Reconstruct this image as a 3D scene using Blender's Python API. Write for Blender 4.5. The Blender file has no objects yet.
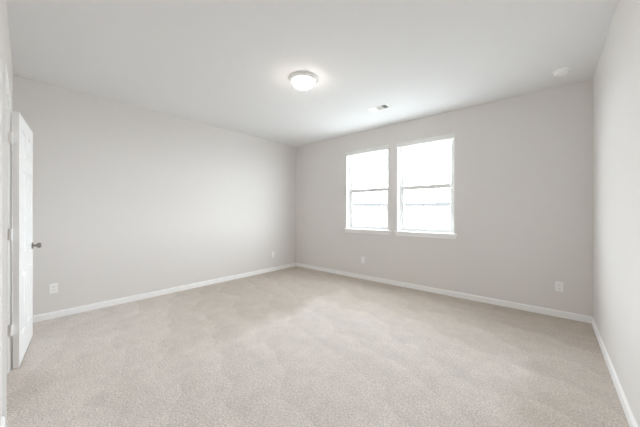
import bpy, bmesh, math, random
from mathutils import Vector, Matrix
random.seed(4)
sc = bpy.context.scene
C = sc.collection
R = math.radians

# ---------------------------------------------------------------- camera, sky, exposure
H = 2.765                                  # ceiling height
CAM = Vector((0.0, 0.0, 1.265))
cam_d = bpy.data.cameras.new('camera')
cam_d.sensor_fit = 'HORIZONTAL'
cam_d.sensor_width = 36.0
cam_d.lens = 36.0 * 265.0 / 640.0
cam_d.shift_y = -2.0 / 640.0
cam_d.clip_start = 0.02
cam_d.clip_end = 400
cam = bpy.data.objects.new('camera', cam_d)
C.objects.link(cam)
cam.location = CAM
cam.rotation_euler = (R(90), 0, math.atan2(0.655, 0.7556))
sc.camera = cam

world = bpy.data.worlds.new('hazy_sky')
sc.world = world
world.use_nodes = True
wn, wl = world.node_tree.nodes, world.node_tree.links
wn.clear()
w_out = wn.new('ShaderNodeOutputWorld')
w_bg = wn.new('ShaderNodeBackground')
w_bg.inputs['Color'].default_value = (0.87, 0.94, 1.0, 1)
SKY = 9.0
# hazy sky: brightest near the horizon, darker overhead
w_tc = wn.new('ShaderNodeTexCoord'); w_sep = wn.new('ShaderNodeSeparateXYZ')
w_mr = wn.new('ShaderNodeMapRange')
w_mr.inputs['From Min'].default_value = 0.0; w_mr.inputs['From Max'].default_value = 0.75
w_mr.inputs['To Min'].default_value = SKY; w_mr.inputs['To Max'].default_value = SKY * 0.36
wl.new(w_tc.outputs['Generated'], w_sep.inputs[0]); wl.new(w_sep.outputs['Z'], w_mr.inputs['Value'])
wl.new(w_mr.outputs['Result'], w_bg.inputs['Strength'])
wl.new(w_bg.outputs[0], w_out.inputs['Surface'])

sc.view_settings.view_transform = 'Standard'
sc.view_settings.look = 'None'
sc.view_settings.gamma = 1.0
sc.view_settings.use_curve_mapping = False
sc.view_settings.exposure = 1.62
sc.cycles.max_bounces = 24
sc.cycles.diffuse_bounces = 16
sc.cycles.transparent_max_bounces = 16
sc.cycles.sample_clamp_indirect = 0.0
sc.cycles.use_denoising = True

LAMP_STRENGTH = 7.5
LAMP_COLOR = (1.0, 0.90, 0.82)
HALL_FILL_WATTS = 4.0

# sky portals in the two window openings: they give no light, they only guide the sampling of the sky
for i, px in enumerate((-2.575, -1.521)):
    pd = bpy.data.lights.new('sky_portal', 'AREA'); pd.shape = 'RECTANGLE'; pd.size = 0.90; pd.size_y = 1.50
    pd.cycles.is_portal = True
    po = bpy.data.objects.new('sky_portal', pd); C.objects.link(po)
    po.location = (px, 4.435, 1.675); po.rotation_euler = (R(-90), 0, 0)
    po['kind'] = 'structure'

# ---------------------------------------------------------------- materials
def mat(name, color, rough=0.6, metal=0.0, bump=0.0, bump_scale=200.0, spec=0.5, var=0.0, var_scale=3.0):
    m = bpy.data.materials.new(name)
    m.use_nodes = True
    nt = m.node_tree
    b = nt.nodes['Principled BSDF']
    b.inputs['Base Color'].default_value = (*color, 1)
    b.inputs['Roughness'].default_value = rough
    b.inputs['Metallic'].default_value = metal
    b.inputs['Specular IOR Level'].default_value = spec
    geo = nt.nodes.new('ShaderNodeNewGeometry')
    if bump:
        n = nt.nodes.new('ShaderNodeTexNoise')
        n.inputs['Scale'].default_value = bump_scale
        n.inputs['Detail'].default_value = 3
        nt.links.new(geo.outputs['Position'], n.inputs['Vector'])
        bp = nt.nodes.new('ShaderNodeBump')
        bp.inputs['Strength'].default_value = bump
        bp.inputs['Distance'].default_value = 0.001
        nt.links.new(n.outputs['Fac'], bp.inputs['Height'])
        nt.links.new(bp.outputs['Normal'], b.inputs['Normal'])
    if var:
        n2 = nt.nodes.new('ShaderNodeTexNoise')
        n2.inputs['Scale'].default_value = var_scale
        n2.inputs['Detail'].default_value = 4
        nt.links.new(geo.outputs['Position'], n2.inputs['Vector'])
        mx = nt.nodes.new('ShaderNodeMix')
        mx.data_type = 'RGBA'
        mx.inputs['A'].default_value = (*[c * (1 - var) for c in color], 1)
        mx.inputs['B'].default_value = (*[min(1, c * (1 + var)) for c in color], 1)
        nt.links.new(n2.outputs['Fac'], mx.inputs['Factor'])
        nt.links.new(mx.outputs['Result'], b.inputs['Base Color'])
    return m

M_wall = mat('wall_paint', (0.78, 0.76, 0.745), 0.9, bump=0.15, bump_scale=260, spec=0.0)
M_ceil = mat('ceiling_paint', (0.82, 0.825, 0.83), 0.9, bump=0.3, bump_scale=180, spec=0.0)
M_trim = mat('trim_paint', (0.94, 0.94, 0.94), 0.6, spec=0.2)
M_door = mat('door_paint', (0.93, 0.935, 0.94), 0.6, spec=0.25)
M_vinyl = mat('window_vinyl', (0.74, 0.74, 0.735), 0.4)
M_blind = mat('blind_slat', (0.86, 0.86, 0.845), 0.45)
M_plastic = mat('white_plastic', (0.94, 0.94, 0.935), 0.35)
M_dark = mat('dark_slot', (0.03, 0.03, 0.03), 0.8)
M_duct = mat('grey_duct', (0.16, 0.16, 0.16), 0.8)
M_nickel = mat('satin_nickel', (0.33, 0.31, 0.29), 0.28, metal=1.0)
M_enamel = mat('white_enamel', (0.90, 0.90, 0.89), 0.35)
M_grass = mat('pale_dry_ground', (0.62, 0.62, 0.61), 0.95, var=0.25, var_scale=1.2)
M_fence = mat('fence_wood', (0.34, 0.31, 0.27), 0.9, var=0.15, var_scale=2.0)
M_fence_cap = mat('fence_cap_wood', (0.07, 0.07, 0.07), 0.9, spec=0.0)
M_siding = mat('pale_siding', (0.45, 0.44, 0.42), 0.9)
M_roof = mat('grey_shingle', (0.075, 0.075, 0.077), 0.95, spec=0.0, var=0.15, var_scale=3)
M_fascia = mat('white_fascia', (0.6, 0.6, 0.6), 0.7)

def carpet_material():
    m = bpy.data.materials.new('beige_carpet')
    m.use_nodes = True
    nt = m.node_tree; N = nt.nodes; L = nt.links
    b = N['Principled BSDF']
    b.inputs['Roughness'].default_value = 1.0
    b.inputs['Specular IOR Level'].default_value = 0.05
    b.inputs['Sheen Weight'].default_value = 0.15
    b.inputs['Sheen Roughness'].default_value = 0.6
    geo = N.new('ShaderNodeNewGeometry')
    def noise(scale, detail, rot=0.0, sx=1.0, sy=1.0, rough=0.5):
        mp = N.new('ShaderNodeMapping')
        mp.inputs['Rotation'].default_value = (0, 0, rot)
        mp.inputs['Scale'].default_value = (sx, sy, 1)
        n = N.new('ShaderNodeTexNoise')
        n.inputs['Scale'].default_value = scale
        n.inputs['Detail'].default_value = detail
        n.inputs['Roughness'].default_value = rough
        L.new(geo.outputs['Position'], mp.inputs['Vector'])
        L.new(mp.outputs['Vector'], n.inputs['Vector'])
        return n.outputs['Fac']
    def ramp(fac, p0, p1, v0, v1):
        r = N.new('ShaderNodeMapRange')
        r.inputs['From Min'].default_value = p0
        r.inputs['From Max'].default_value = p1
        r.inputs['To Min'].default_value = v0
        r.inputs['To Max'].default_value = v1
        L.new(fac, r.inputs['Value'])
        return r.outputs['Result']
    def mul(a, b_):
        k = N.new('ShaderNodeMath'); k.operation = 'MULTIPLY'
        L.new(a, k.inputs[0]); L.new(b_, k.inputs[1])
        return k.outputs[0]
    def add(a, b_, op='ADD'):
        k = N.new('ShaderNodeMath'); k.operation = op
        for i, v in enumerate((a, b_)):
            if isinstance(v, (int, float)): k.inputs[i].default_value = v
            else: L.new(v, k.inputs[i])
        return k.outputs[0]
    sp = N.new('ShaderNodeSeparateXYZ'); L.new(geo.outputs['Position'], sp.inputs[0])
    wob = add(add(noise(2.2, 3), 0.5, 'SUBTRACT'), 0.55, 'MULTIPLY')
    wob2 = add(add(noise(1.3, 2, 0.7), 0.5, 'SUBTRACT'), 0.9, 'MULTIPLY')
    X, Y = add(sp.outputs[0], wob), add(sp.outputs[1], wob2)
    # pile brushed the other way: a strip by the left wall up to the far corner, and one along the right wall
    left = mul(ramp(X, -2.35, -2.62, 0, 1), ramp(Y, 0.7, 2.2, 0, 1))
    far = ramp(Y, 2.5, 3.6, 0, 1)  # brushed pile plus shade near the window wall, put into the carpet colour
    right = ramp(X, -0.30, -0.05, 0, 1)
    nap_shade = add(add(add(left, far, 'MAXIMUM'), add(right, 0.6, 'MULTIPLY'), 'MAXIMUM'), 1.0, 'MINIMUM')
    nap_shade_f = ramp(nap_shade, 0, 1, 1.05, 0.84)
    # overlapping vacuum passes with one crisp edge each
    sw = N.new('ShaderNodeMath'); sw.operation = 'FRACT'
    L.new(add(add(Y, add(X, 0.35, 'MULTIPLY')), 2.3, 'MULTIPLY'), sw.inputs[0])
    passes = ramp(sw.outputs[0], 0.0, 1.0, 0.96, 1.035)
    streak = ramp(noise(1.0, 2, R(-12), 0.5, 2.2), 0.35, 0.65, 0.975, 1.02)
    blotch = ramp(noise(7.0, 5, rough=0.75), 0.32, 0.68, 0.91, 1.06)
    tuft = ramp(noise(85.0, 4, rough=0.8), 0.30, 0.70, 0.60, 1.40)
    f = mul(mul(mul(nap_shade_f, passes), streak), mul(blotch, tuft))
    col = N.new('ShaderNodeVectorMath'); col.operation = 'SCALE'
    base = N.new('ShaderNodeMix'); base.data_type = 'RGBA'
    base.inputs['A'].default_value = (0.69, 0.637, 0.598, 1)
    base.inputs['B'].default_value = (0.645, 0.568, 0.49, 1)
    L.new(add(ramp(noise(2.5, 4), 0.35, 0.65, 0.15, 0.0), ramp(nap_shade, 0, 1, 0.0, 0.85)), base.inputs['Factor'])
    L.new(base.outputs['Result'], col.inputs[0])
    L.new(f, col.inputs['Scale'])
    L.new(col.outputs['Vector'], b.inputs['Base Color'])
    bp = N.new('ShaderNodeBump')
    bp.inputs['Strength'].default_value = 0.7
    bp.inputs['Distance'].default_value = 0.006
    L.new(noise(110.0, 3, rough=0.7), bp.inputs['Height'])
    L.new(bp.outputs['Normal'], b.inputs['Normal'])
    return m
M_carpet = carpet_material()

def glass_material():
    m = bpy.data.materials.new('window_glass')
    m.use_nodes = True
    nt = m.node_tree; N = nt.nodes; L = nt.links
    N.clear()
    o = N.new('ShaderNodeOutputMaterial')
    t = N.new('ShaderNodeBsdfTransparent'); t.inputs[0].default_value = (0.96, 0.97, 0.965, 1)
    g = N.new('ShaderNodeBsdfGlossy'); g.inputs['Roughness'].default_value = 0.02
    mx = N.new('ShaderNodeMixShader'); mx.inputs[0].default_value = 0.04
    L.new(t.outputs[0], mx.inputs[1]); L.new(g.outputs[0], mx.inputs[2]); L.new(mx.outputs[0], o.inputs[0])
    return m
M_glass = glass_material()

def lamp_glass_material():
    m = bpy.data.materials.new('glowing_frosted_glass')
    m.use_nodes = True
    b = m.node_tree.nodes['Principled BSDF']
    b.inputs['Base Color'].default_value = (0.9, 0.88, 0.85, 1)
    b.inputs['Roughness'].default_value = 0.3
    b.inputs['Emission Color'].default_value = (*LAMP_COLOR, 1)
    b.inputs['Emission Strength'].default_value = LAMP_STRENGTH
    return m
M_lampglass = lamp_glass_material()

# ---------------------------------------------------------------- helpers
def box(bm, x0, x1, y0, y1, z0, z1, mtx=None):
    v = [Vector((x, y, z)) for z in (z0, z1) for y in (y0, y1) for x in (x0, x1)]
    if mtx is not None:
        v = [mtx @ p for p in v]
    v = [bm.verts.new(p) for p in v]
    fs = []
    for q in ((0, 2, 3, 1), (4, 5, 7, 6), (0, 1, 5, 4), (2, 6, 7, 3), (0, 4, 6, 2), (1, 3, 7, 5)):
        fs.append(bm.faces.new([v[i] for i in q]))
    return fs

def obj(name, bm, material, parent=None, loc=(0, 0, 0), rotz=0.0, bevel=0.0, smooth=False, segs=2, sharp=40):
    bmesh.ops.recalc_face_normals(bm, faces=bm.faces)
    me = bpy.data.meshes.new(name)
    bm.to_mesh(me); bm.free()
    if smooth:
        me.polygons.foreach_set('use_smooth', [True] * len(me.polygons))
        me.set_sharp_from_angle(angle=R(sharp))
    me.materials.append(material)
    o = bpy.data.objects.new(name, me)
    C.objects.link(o)
    o.location = loc
    o.rotation_euler = (0, 0, rotz)
    if parent is not None:
        o.parent = parent
    if bevel:
        b = o.modifiers.new('bevel', 'BEVEL')
        b.width = bevel; b.segments = segs; b.limit_method = 'ANGLE'; b.angle_limit = R(40)
    return o

def tag(o, label, cat=None, group=None, kind=None):
    o['label'] = label
    if cat: o['category'] = cat
    if group: o['group'] = group
    if kind: o['kind'] = kind
    return o

def empty(name, loc=(0, 0, 0), rotz=0.0):
    o = bpy.data.objects.new(name, None)
    o.empty_display_size = 0.1
    C.objects.link(o)
    o.location = loc; o.rotation_euler = (0, 0, rotz)
    return o

def lathe(bm, prof, segs=48, axis='z', mtx=None):
    rings = []
    for r, h in prof:
        ring = []
        if r < 1e-6:
            p = Vector((0, 0, h))
            if axis == 'y': p = Vector((0, h, 0))
            ring = [bm.verts.new(mtx @ p if mtx is not None else p)]
        else:
            for i in range(segs):
                a = 2 * math.pi * i / segs
                p = Vector((r * math.cos(a), r * math.sin(a), h))
                if axis == 'y': p = Vector((r * math.cos(a), h, r * math.sin(a)))
                ring.append(bm.verts.new(mtx @ p if mtx is not None else p))
        rings.append(ring)
    for a, b in zip(rings, rings[1:]):
        if len(a) == 1 and len(b) == 1: continue
        for i in range(segs):
            j = (i + 1) % segs
            if len(a) == 1: bm.faces.new((a[0], b[i], b[j]))
            elif len(b) == 1: bm.faces.new((a[i], a[j], b[0]))
            else: bm.faces.new((a[i], a[j], b[j], b[i]))

def copy_tree(o, parent=None):
    c = o.copy(); C.objects.link(c)
    if parent is not None: c.parent = parent
    for ch in [x for x in bpy.data.objects if x.parent == o]:
        copy_tree(ch, c)
    return c

def extrude_profile(bm, prof, p0, p1, inward):
    """prof = (out, z) pairs; swept from p0 to p1 along the wall, 'inward' is the unit vector into the room"""
    p0, p1, n = Vector((*p0, 0)), Vector((*p1, 0)), Vector((*inward, 0))
    a = [bm.verts.new(p0 + n * o + Vector((0, 0, z))) for o, z in prof]
    b = [bm.verts.new(p1 + n * o + Vector((0, 0, z))) for o, z in prof]
    k = len(prof)
    for i in range(k):
        j = (i + 1) % k
        bm.faces.new((a[i], a[j], b[j], b[i]))
    bm.faces.new(a); bm.faces.new(b[::-1])

# ---------------------------------------------------------------- room shell
XL, XR, YW = -4.450, 0.369, 4.282          # left wall, right wall, window wall
YC = -0.008                                # corner of left wall and door wall
ANG = math.atan2(-0.087, 4.45)             # door wall runs very slightly off square
DW = Matrix.Translation((XL, YC, 0)) @ Matrix.Rotation(ANG, 4, 'Z')   # door-wall frame: x along it, +y into the room
SLEN = (XR - XL) / math.cos(ANG)
T = 0.14
S0, S1, DH = 1.228, 1.988, 2.078           # door opening along the door wall, and its height

bm = bmesh.new(); box(bm, XL - T, XR + T, -1.75, YW + T, -0.12, 0.0)
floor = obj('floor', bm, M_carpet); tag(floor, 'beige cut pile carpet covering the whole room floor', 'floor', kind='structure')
bm = bmesh.new(); box(bm, XL - T, XR + T, -1.75, YW + T, H, H + 0.12)
ceiling = obj('ceiling', bm, M_ceil); tag(ceiling, 'plain off-white painted ceiling', 'ceiling', kind='structure')
bm = bmesh.new(); box(bm, XL - T, XL, -1.75, YW + T, 0, H)
tag(obj('wall_left', bm, M_wall), 'long light grey wall to the left with two outlets', 'wall', kind='structure')
bm = bmesh.new(); box(bm, XR, XR + T, -1.75, YW + T, 0, H)
tag(obj('wall_right', bm, M_wall), 'pale blank wall at the right edge', 'wall', kind='structure')

WINS = [(-3.022, -2.128), (-1.968, -1.074)]
WZ0, WZ1 = 0.930, 2.420
bm = bmesh.new()
xs = [XL, WINS[0][0], WINS[0][1], WINS[1][0], WINS[1][1], XR]
box(bm, XL, XR, YW, YW + T, 0, WZ0)
box(bm, XL, XR, YW, YW + T, WZ1, H)
for a, b in ((0, 1), (2, 3), (4, 5)):
    box(bm, xs[a], xs[b], YW, YW + T, WZ0, WZ1)
tag(obj('wall_back', bm, M_wall), 'light grey wall holding the two windows', 'wall', kind='structure')

bm = bmesh.new()
box(bm, 0, S0, -0.12, 0, 0, H, DW)
box(bm, S1, SLEN, -0.12, 0, 0, H, DW)
box(bm, S0, S1, -0.12, 0, DH, H, DW)
tag(obj('wall_front', bm, M_wall), 'light grey wall with the doorway at the left edge', 'wall', kind='structure')
# hallway behind the doorway
bm = bmesh.new(); box(bm, XL - T, XR + T, -1.87, -1.75, -0.12, H + 0.12)
tag(obj('wall_hallway', bm, M_wall), 'far wall of the hallway beyond the doorway', 'wall', kind='structure')

# ---------------------------------------------------------------- baseboards
BP = [(0.0, 0.0), (0.014, 0.0), (0.014, 0.058), (0.0125, 0.066), (0.009, 0.0715), (0.006, 0.076), (0.0, 0.078)]
bm = bmesh.new(); extrude_profile(bm, BP, (XL, YC + 0.0), (XL, YW), (1, 0))
tag(obj('baseboard_left', bm, M_trim), 'white baseboard along the left wall', 'baseboard', kind='structure')
bm = bmesh.new(); extrude_profile(bm, BP, (XL, YW), (XR, YW), (0, -1))
tag(obj('baseboard_back', bm, M_trim), 'white baseboard under the windows', 'baseboard', kind='structure')
bm = bmesh.new(); extrude_profile(bm, BP, (XR, YW), (XR, -0.09), (-1, 0))
tag(obj('baseboard_right', bm, M_trim), 'white baseboard along the right wall', 'baseboard', kind='structure')
def dw(s, y=0.0): 
    p = DW @ Vector((s, y, 0)); return (p.x, p.y)
nin = (DW.to_3x3() @ Vector((0, 1, 0)))
bm = bmesh.new()
extrude_profile(bm, BP, dw(0.0), dw(S0 - 0.063), (nin.x, nin.y))
extrude_profile(bm, BP, dw(S1 + 0.063), dw(SLEN), (nin.x, nin.y))
tag(obj('baseboard_front', bm, M_trim), 'white baseboard beside the doorway', 'baseboard', kind='structure')

# ---------------------------------------------------------------- door frame (jambs, stop, casing both sides)
bm = bmesh.new()
box(bm, S0, S0 + 0.018, -0.12, 0.0, 0, DH - 0.018, DW)
box(bm, S1 - 0.018, S1, -0.12, 0.0, 0, DH - 0.018, DW)
box(bm, S0, S1, -0.12, 0.0, DH - 0.018, DH, DW)
box(bm, S0 + 0.018, S0 + 0.030, -0.075, -0.040, 0, DH - 0.018, DW)
box(bm, S1 - 0.030, S1 - 0.018, -0.075, -0.040, 0, DH - 0.018, DW)
box(bm, S0 + 0.030, S1 - 0.030, -0.075, -0.040, DH - 0.030, DH - 0.018, DW)
jamb = obj('trim_1', bm, M_trim, bevel=0.0015)
tag(jamb, 'white wooden door frame around the doorway', 'door frame', kind='structure')
for side, (y0, y1, y2) in (('room', (0.0, 0.011, 0.017)), ('hall', (-0.12, -0.131, -0.137))):
    bm = bmesh.new()
    a, b = min(y0, y1), max(y0, y1)
    c, d = min(y0, y2), max(y0, y2)
    w = 0.060
    o0, o1, zt, zi, k = S0 + 0.005 - w, S1 - 0.005 + w, DH + w - 0.005, DH - 0.005, 0.022
    box(bm, o0, o0 + k, c, d, 0, zt, DW); box(bm, o1 - k, o1, c, d, 0, zt, DW)            # raised back band
    box(bm, o0 + k, o1 - k, c, d, zt - k, zt, DW)
    box(bm, o0 + k, S0 + 0.005, a, b, 0, zt - k, DW); box(bm, S1 - 0.005, o1 - k, a, b, 0, zt - k, DW)
    box(bm, S0 + 0.005, S1 - 0.005, a, b, zi, zt - k, DW)
    obj('door_casing', bm, M_trim, jamb)

# ---------------------------------------------------------------- the open door, folded back towards the wall
W_D, H_D, TH = 0.738, 2.052, 0.035
def door_leaf():
    bm = bmesh.new()
    xs = [0, 0.105, 0.319, 0.419, 0.633, W_D]
    zs = [0, 0.22, 0.74, 0.90, 1.61, 1.72, 1.94, H_D]
    for yy in (0.0, -TH):
        vs = {}
        for i, x in enumerate(xs):
            for k, z in enumerate(zs):
                vs[i, k] = bm.verts.new((x, yy, z))
        pan = []
        for i in range(5):
            for k in range(7):
                q = [vs[i, k], vs[i + 1, k], vs[i + 1, k + 1], vs[i, k + 1]]
                if yy == 0.0: q = q[::-1]
                f = bm.faces.new(q)
                if i in (1, 3) and k in (1, 3, 5): pan.append(f)
        bm.normal_update()
        bmesh.ops.inset_individual(bm, faces=pan, thickness=0.012, depth=-0.011)
        bmesh.ops.inset_individual(bm, faces=pan, thickness=0.010, depth=0.0)
        bmesh.ops.inset_individual(bm, faces=pan, thickness=0.026, depth=0.008)
        if yy == 0.0: edge_a = vs
        else: edge_b = vs
    nx, nz = len(xs) - 1, len(zs) - 1
    for i in range(nx):
        for k in (0, nz):
            bm.faces.new((edge_a[i, k], edge_a[i + 1, k], edge_b[i + 1, k], edge_b[i, k]))
    for k in range(nz):
        for i in (0, nx):
            bm.faces.new((edge_a[i, k], edge_a[i, k + 1], edge_b[i, k + 1], edge_b[i, k]))
    return bm
# the local +x axis runs from hinge to latch; the visible face is local y = 0 seen from +y
hx, hy = -3.224, 0.026
d_ang = math.atan2(0.131, -0.991)
door = empty('door_1', (hx, hy, 0.012), 0.0)
tag(door, 'white six-panel door standing wide open beside the doorway', 'door', kind='structure')
# mirror so that the leaf lies towards the left wall with its thickness on the wall side
fl = Matrix.Rotation(d_ang, 4, 'Z') @ Matrix.Scale(-1, 4, (0, 1, 0))
bm = door_leaf(); bmesh.ops.transform(bm, matrix=fl, verts=bm.verts)
leaf = obj('door_leaf', bm, M_door, door)
for y0, sg in ((0.0, 1), (-TH, -1)):
    bm = bmesh.new()
    mm = fl @ Matrix.Translation((W_D - 0.062, y0, 0.925 - 0.012))
    lathe(bm, [(0.0, 0.0), (0.032, 0.0), (0.032, sg * 0.004), (0.027, sg * 0.009), (0.014, sg * 0.011), (0.0, sg * 0.011)], 40, 'y', mm)
    rose = obj('door_rosette', bm, M_nickel, door, smooth=True)
    rose['label'] = 'round satin nickel rosette'
    bm = bmesh.new()
    if sg > 0: prof = [(0.011, 0.009), (0.010, 0.026), (0.014, 0.032), (0.024, 0.040), (0.027, 0.049), (0.025, 0.058), (0.018, 0.064), (0.0, 0.066)]
    else: prof = [(0.011, 0.009), (0.010, 0.018), (0.014, 0.022), (0.024, 0.028), (0.027, 0.034), (0.025, 0.041), (0.018, 0.046), (0.0, 0.048)]
    lathe(bm, [(r, sg * h) for r, h in prof], 40, 'y', mm)
    k = obj('door_knob', bm, M_nickel, door, smooth=True)
    k['label'] = 'round satin nickel knob'
# latch plate on the door's free edge
bm = bmesh.new(); box(bm, W_D, W_D + 0.0015, -TH + 0.005, -0.005, 0.86, 0.92, fl)
obj('latch_plate', bm, M_nickel, door)
# hinges: knuckle between jamb and door edge, leaves on both
pin = Vector((-3.201, -0.018, 0))
for zc in (0.33, 1.085, 1.85):
    bm = bmesh.new()
    p = pin - Vector((hx, hy, 0))
    for k in range(5):
        z0 = zc - 0.045 + k * 0.018
        lathe(bm, [(0.0, z0 + 0.0008), (0.0085, z0 + 0.0008), (0.0085, z0 + 0.0172), (0.0, z0 + 0.0172)], 16, 'z', Matrix.Translation((p.x, p.y, -0.012)))
    # leaf screwed on the hinge edge of the door
    box(bm, -0.002, 0.0005, -TH + 0.002, -0.008, zc - 0.045 - 0.012, zc + 0.045 - 0.012, fl)
    e = fl @ Vector((0.0, -TH, 0)); v = Vector((p.x, p.y, 0)) - e
    mm = Matrix.Translation((e.x, e.y, 0)) @ Matrix.Rotation(math.atan2(v.y, v.x), 4, 'Z')
    box(bm, -0.003, v.length, -0.0015, 0.0015, zc - 0.057, zc + 0.033, mm)
    # leaf on the jamb
    j = DW @ Vector((S0 + 0.018, 0, 0))
    box(bm, j.x - hx - 0.002, j.x - hx + 0.0025, -0.065 - hy, -0.030 - hy + 0.0, zc - 0.057, zc + 0.033)
    obj('hinge', bm, M_trim, door, smooth=True)

# ---------------------------------------------------------------- windows
def make_window(i, x0, x1):
    w = empty('window_%d' % i, ((x0 + x1) / 2, YW, WZ0))
    hw = (x1 - x0) / 2; hh = WZ1 - WZ0
    yf0, yf1 = 0.088, 0.138
    # white reveal lining (painted drywall return)
    bm = bmesh.new()
    t = 0.004
    box(bm, -hw, -hw + t, 0.001, yf0, 0, hh)
    box(bm, hw - t, hw, 0.001, yf0, 0, hh)
    box(bm, -hw, hw, 0.001, yf0, hh - t, hh)
    obj('window_reveal', bm, M_trim, w)
    bm = bmesh.new(); f = 0.042
    box(bm, -hw, -hw + f, yf0, yf1, 0, hh); box(bm, hw - f, hw, yf0, yf1, 0, hh)
    box(bm, -hw + f, hw - f, yf0, yf1, 0, 0.024); box(bm, -hw + f, hw - f, yf0, yf1, hh - 0.024, hh)
    obj('window_frame', bm, M_vinyl, w, bevel=0.002)
    zm = 0.735
    # lower sash (inner), upper sash (outer)
    for nm, z0, z1, ya, yb in (('lower_sash', 0.024, zm + 0.034, 0.094, 0.112), ('upper_sash', zm - 0.034, hh - 0.024, 0.114, 0.132)):
        bm = bmesh.new(); s = 0.034; a = hw - f
        box(bm, -a, -a + s, ya, yb, z0, z1); box(bm, a - s, a, ya, yb, z0, z1)
        rb = 0.062; rbb = 0.034 if nm == 'lower_sash' else rb; rt = 0.028 if nm == 'upper_sash' else 0.062
        box(bm, -a + s, a - s, ya, yb, z0, z0 + rbb); box(bm, -a + s, a - s, ya, yb, z1 - rt, z1)
        sash = obj(nm, bm, M_vinyl, w, bevel=0.0015)
        bm = bmesh.new(); box(bm, -a + s, a - s, (ya + yb) / 2 - 0.002, (ya + yb) / 2 + 0.002, z0 + rbb, z1 - rt)
        obj('window_pane', bm, M_glass, sash)
    bm = bmesh.new(); box(bm, -0.03, 0.03, 0.086, 0.094, zm + 0.010, zm + 0.024)
    obj('sash_lock', bm, M_plastic, w, bevel=0.002)
    # stool and apron
    bm = bmesh.new()
    box(bm, -hw - 0.045, hw + 0.045, -0.032, 0.0, -0.020, 0.0)
    box(bm, -hw, hw, 0.0, 0.09, -0.0005, 0.004)
    obj('window_sill', bm, M_trim, w, bevel=0.003)
    bm = bmesh.new()
    box(bm, -hw - 0.028, hw + 0.028, -0.013, 0.0, -0.074, -0.020)
    obj('window_apron', bm, M_trim, w, bevel=0.003)
    return w
w1 = make_window(1, *WINS[0]); tag(w1, 'left white single-hung window, farther from the right wall', 'window', kind='structure')
w2 = make_window(2, *WINS[1]); tag(w2, 'right white single-hung window, nearer the right wall', 'window', kind='structure')

# ---------------------------------------------------------------- blinds
def make_blind(x0, x1):
    hw = (x1 - x0) / 2; hh = WZ1 - WZ0
    b = empty('window_blind', ((x0 + x1) / 2, YW, WZ0))
    bm = bmesh.new()
    vw = hw + 0.012
    prof = [(-0.016, hh + 0.012), (-0.016, hh - 0.002), (-0.012, hh - 0.008), (-0.012, hh - 0.050), (-0.016, hh - 0.058), (-0.016, hh - 0.064), (-0.006, hh - 0.064), (-0.006, hh + 0.012)]
    a = [bm.verts.new((-vw, y, z)) for y, z in prof]; c = [bm.verts.new((vw, y, z)) for y, z in prof]
    for i in range(len(prof)):
        j = (i + 1) % len(prof); bm.faces.new((a[i], a[j], c[j], c[i]))
    bm.faces.new(a); bm.faces.new(c[::-1])
    obj('valance', bm, M_blind, b)
    bm = bmesh.new(); box(bm, -hw + 0.008, hw - 0.008, 0.012, 0.062, hh - 0.050, hh - 0.008)
    obj('headrail', bm, M_blind, b, bevel=0.002)
    bm = bmesh.new(); sw = hw - 0.010
    for k in range(7):                                   # slats gathered under the headrail
        z = hh - 0.0545 - k * 0.0018
        box(bm, -sw, sw, 0.016, 0.058, z - 0.0011, z)
    obj('blind_slats', bm, M_blind, b)
    return b
b1 = make_blind(*WINS[0]); tag(b1, 'white blind drawn up behind its valance at the top of the left window', 'blind', 'window blinds')
b2 = make_blind(*WINS[1]); tag(b2, 'white blind drawn up behind its valance at the top of the right window', 'blind', 'window blinds')

# ---------------------------------------------------------------- outlets
def make_outlet():
    o = empty('power_outlet')          # faces -y, stands on the plane y = 0
    bm = bmesh.new(); box(bm, -0.036, 0.036, -0.0055, 0.0, -0.058, 0.058)
    obj('cover_plate', bm, M_plastic, o, bevel=0.003)
    for zc in (0.0195, -0.0195):
        bm = bmesh.new()
        pts = []
        for i in range(24):
            a = 2 * math.pi * i / 24
            pts.append((0.0165 * math.cos(a), max(-0.0125, min(0.0125, 0.0175 * math.sin(a)))))
        a = [bm.verts.new((x, -0.0075, zc + z)) for x, z in pts]; c = [bm.verts.new((x, -0.005, zc + z)) for x, z in pts]
        for i in range(24):
            j = (i + 1) % 24; bm.faces.new((a[i], a[j], c[j], c[i]))
        bm.faces.new(a)
        r = obj('socket', bm, M_plastic, o)
        bm = bmesh.new()
        box(bm, -0.0085, -0.0065, -0.0080, -0.0074, zc - 0.001, zc + 0.008)
        box(bm, 0.0065, 0.0085, -0.0080, -0.0074, zc - 0.001, zc + 0.007)
        lathe(bm, [(0.0, -0.0080), (0.0026, -0.0080), (0.0026, -0.0074), (0.0, -0.0074)], 12, 'y', Matrix.Translation((0, 0, zc - 0.007)))
        obj('socket_slots', bm, M_dark, r)
    bm = bmesh.new(); lathe(bm, [(0.0, -0.0068), (0.0035, -0.0065), (0.0035, -0.005)], 16, 'y')
    obj('screw', bm, M_plastic, o)
    return o
spots = [((-2.645, YW, 0.356), 0.0, 'white duplex outlet on the wall below the left window'),
         ((0.086, YW, 0.365), 0.0, 'white duplex outlet on the window wall near the right corner'),
         ((XL, 0.305, 0.353), R(90), 'white duplex outlet on the left wall beside the open door'),
         ((XL, 3.606, 0.352), R(90), 'white duplex outlet on the left wall near the far corner')]
proto = make_outlet()
for i, (p, rz, lab) in enumerate(spots):
    o = proto if i == 0 else copy_tree(proto)
    o.location = p; o.rotation_euler = (0, 0, rz)
    tag(o, lab, 'outlet', 'wall power outlets')

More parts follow.
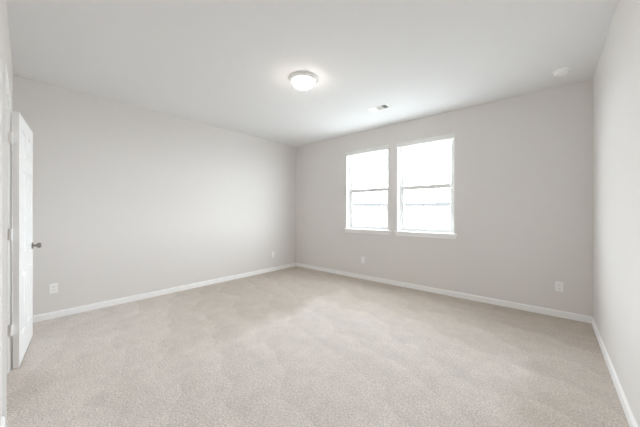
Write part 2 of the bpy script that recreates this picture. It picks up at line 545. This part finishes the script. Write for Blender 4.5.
# ---------------------------------------------------------------- ceiling light
lx, ly = -2.102, 2.136
lamp = empty('ceiling_light', (lx, ly, H))
tag(lamp, 'round flush ceiling light with white rim and lit frosted glass bowl', 'ceiling light')
bm = bmesh.new()
lathe(bm, [(0.0, 0.0), (0.157, 0.0), (0.162, -0.004), (0.163, -0.011), (0.160, -0.016), (0.146, -0.027), (0.136, -0.035), (0.132, -0.037), (0.129, -0.035), (0.129, -0.020), (0.0, -0.020)], 64)
obj('lamp_rim', bm, M_enamel, lamp, smooth=True)
bm = bmesh.new()
prof = []
for i in range(13):
    t = i / 12.0
    prof.append((0.129 * (1 - t ** 1.8) ** 0.75, -0.034 - 0.087 * t))
lathe(bm, prof, 64)
dome = obj('lamp_bowl', bm, M_lampglass, lamp, smooth=True)
dome['label'] = 'glowing frosted glass bowl'
bm = bmesh.new()
lathe(bm, [(0.009, -0.117), (0.010, -0.121), (0.006, -0.127), (0.0075, -0.131), (0.005, -0.136), (0.0, -0.138)], 24)
obj('finial', bm, M_enamel, lamp, smooth=True)

# ---------------------------------------------------------------- air vent in the ceiling
vent = empty('air_vent', (-1.86, 3.458, H))
tag(vent, 'white rectangular air vent in the ceiling near the window wall', 'vent')
bm = bmesh.new()
ox, oy, ix, iy = 0.150, 0.090, 0.122, 0.062
for a in ((-ox, -ix, -oy, oy), (ix, ox, -oy, oy), (-ix, ix, -oy, -iy), (-ix, ix, iy, oy)):
    box(bm, a[0], a[1], a[2], a[3], -0.007, 0.0)
box(bm, -0.046, -0.041, -iy, iy, -0.007, 0.0); box(bm, 0.041, 0.046, -iy, iy, -0.007, 0.0)
obj('vent_frame', bm, M_enamel, vent, bevel=0.002)
bm = bmesh.new(); box(bm, -ix, ix, -iy, iy, -0.0012, -0.0002)
obj('vent_duct', bm, M_duct, vent)
def louvres(axis, a0, a1, b0, b1, tilt, step):
    bm = bmesh.new()
    n = int((a1 - a0) / step)
    for k in range(n):
        c = a0 + (k + 0.5) * (a1 - a0) / n
        if axis == 'x':
            m = Matrix.Translation((c, 0, -0.0045)) @ Matrix.Rotation(tilt, 4, 'Y')
            box(bm, -0.0045, 0.0045, b0, b1, -0.0004, 0.0004, m)
        else:
            m = Matrix.Translation((0, c, -0.0045)) @ Matrix.Rotation(tilt, 4, 'X')
            box(bm, b0, b1, -0.0045, 0.0045, -0.0004, 0.0004, m)
    obj('louvres', bm, M_enamel, vent)
louvres('x', -ix, -0.046, -iy, iy, R(-35), 0.0095)
louvres('y', -iy, iy, -0.041, 0.041, R(-40), 0.0125)
louvres('x', 0.046, ix, -iy, iy, R(42), 0.0125)

# ---------------------------------------------------------------- smoke detector
det = empty('smoke_detector', (0.088, 3.800, H))
tag(det, 'small round white smoke detector on the ceiling near the right corner', 'smoke detector')
bm = bmesh.new(); lathe(bm, [(0.0, 0.0), (0.066, 0.0), (0.068, -0.005), (0.066, -0.010), (0.052, -0.012), (0.0, -0.012)], 48)
obj('mounting_plate', bm, M_plastic, det, smooth=True)
bm = bmesh.new(); lathe(bm, [(0.040, -0.012), (0.040, -0.023), (0.055, -0.025), (0.056, -0.042), (0.050, -0.050), (0.036, -0.055), (0.034, -0.047), (0.025, -0.047), (0.022, -0.056), (0.0, -0.057)], 48)
body = obj('detector_body', bm, M_plastic, det, smooth=True, sharp=30)
bm = bmesh.new(); lathe(bm, [(0.0, -0.058), (0.007, -0.058), (0.008, -0.0565), (0.008, -0.055)], 20, 'z', Matrix.Translation((0.0, 0.0, -0.0015)))
obj('test_button', bm, M_plastic, body)

# ---------------------------------------------------------------- fill light added in the unseen hallway beyond the doorway
ld = bpy.data.lights.new('hall_fill_light', 'POINT'); ld.energy = HALL_FILL_WATTS; ld.color = (1.0, 0.93, 0.86); ld.shadow_soft_size = 0.12
lo = bpy.data.objects.new('hall_fill_light', ld); C.objects.link(lo); lo.location = (-2.7, -0.95, 2.45)
lo['label'] = 'unseen fill light added in the hallway beyond the doorway'; lo['category'] = 'fill light'

# ---------------------------------------------------------------- outside
bm = bmesh.new(); box(bm, -60, 60, YW + T, 90, -0.35, -0.25)
tag(obj('ground', bm, M_grass), 'pale dry yard outside the windows', 'ground', kind='structure')
# backyard fence, running squarely across the view from the doorway corner
FR = math.atan2(0.655, 0.7556)
def yard(right, ahead):
    return (-0.655 * ahead + 0.7556 * right, 0.7556 * ahead + 0.655 * right)
fence = empty('garden_fence', (*yard(0, 14.5), -0.25), FR)
tag(fence, 'pale board fence with a dark top outside beyond the windows', 'fence')
bm = bmesh.new()
x = -4.0
while x < 14.0:
    box(bm, x, x + 0.136, 0.0, 0.02, 0.03, 1.84 + random.uniform(-.004, .004)); x += 0.142
obj('fence_boards', bm, M_fence, fence)
for z in (0.35, 1.40):
    bm = bmesh.new(); box(bm, -4, 14, -0.04, 0.0, z, z + 0.09)
    obj('fence_rail', bm, M_fence, fence)
bm = bmesh.new(); box(bm, -4, 14, -0.06, 0.06, 1.82, 1.97)
obj('fence_cap', bm, M_fence_cap, fence)
for k in range(8):
    bm = bmesh.new(); box(bm, -3.9 + k * 2.4, -3.8 + k * 2.4, -0.14, -0.04, 0, 1.84)
    obj('fence_post', bm, M_fence, fence)
# low neighbouring houses
def house(right, ahead, w, eave, ridge, label):
    h = empty('house', (*yard(right, ahead), -0.25), FR); tag(h, label, 'house')
    bm = bmesh.new(); box(bm, -w, w, 0, 8, 0, eave); obj('house_wall', bm, M_siding, h)
    bm = bmesh.new()
    e = 0.5
    v = [bm.verts.new(p) for p in ((-w - e, -e, eave), (w + e, -e, eave), (w + e, 8 + e, eave), (-w - e, 8 + e, eave), (-w + 2, 4, ridge), (w - 2, 4, ridge))]
    for q in ((0, 1, 5, 4), (1, 2, 5), (2, 3, 4, 5), (3, 0, 4), (3, 2, 1, 0)): bm.faces.new([v[i] for i in q])
    obj('house_roof', bm, M_roof, h)
    bm = bmesh.new(); box(bm, -w - e, w + e, -e - 0.02, -e, eave - 0.18, eave); obj('fascia', bm, M_fascia, h)
    return h
house(10.5, 50, 2.9, 2.75, 3.3, 'distant low house seen over the fence through the left window')
house(28.0, 50, 5.5, 2.85, 3.5, 'distant low house seen over the fence through the right window')
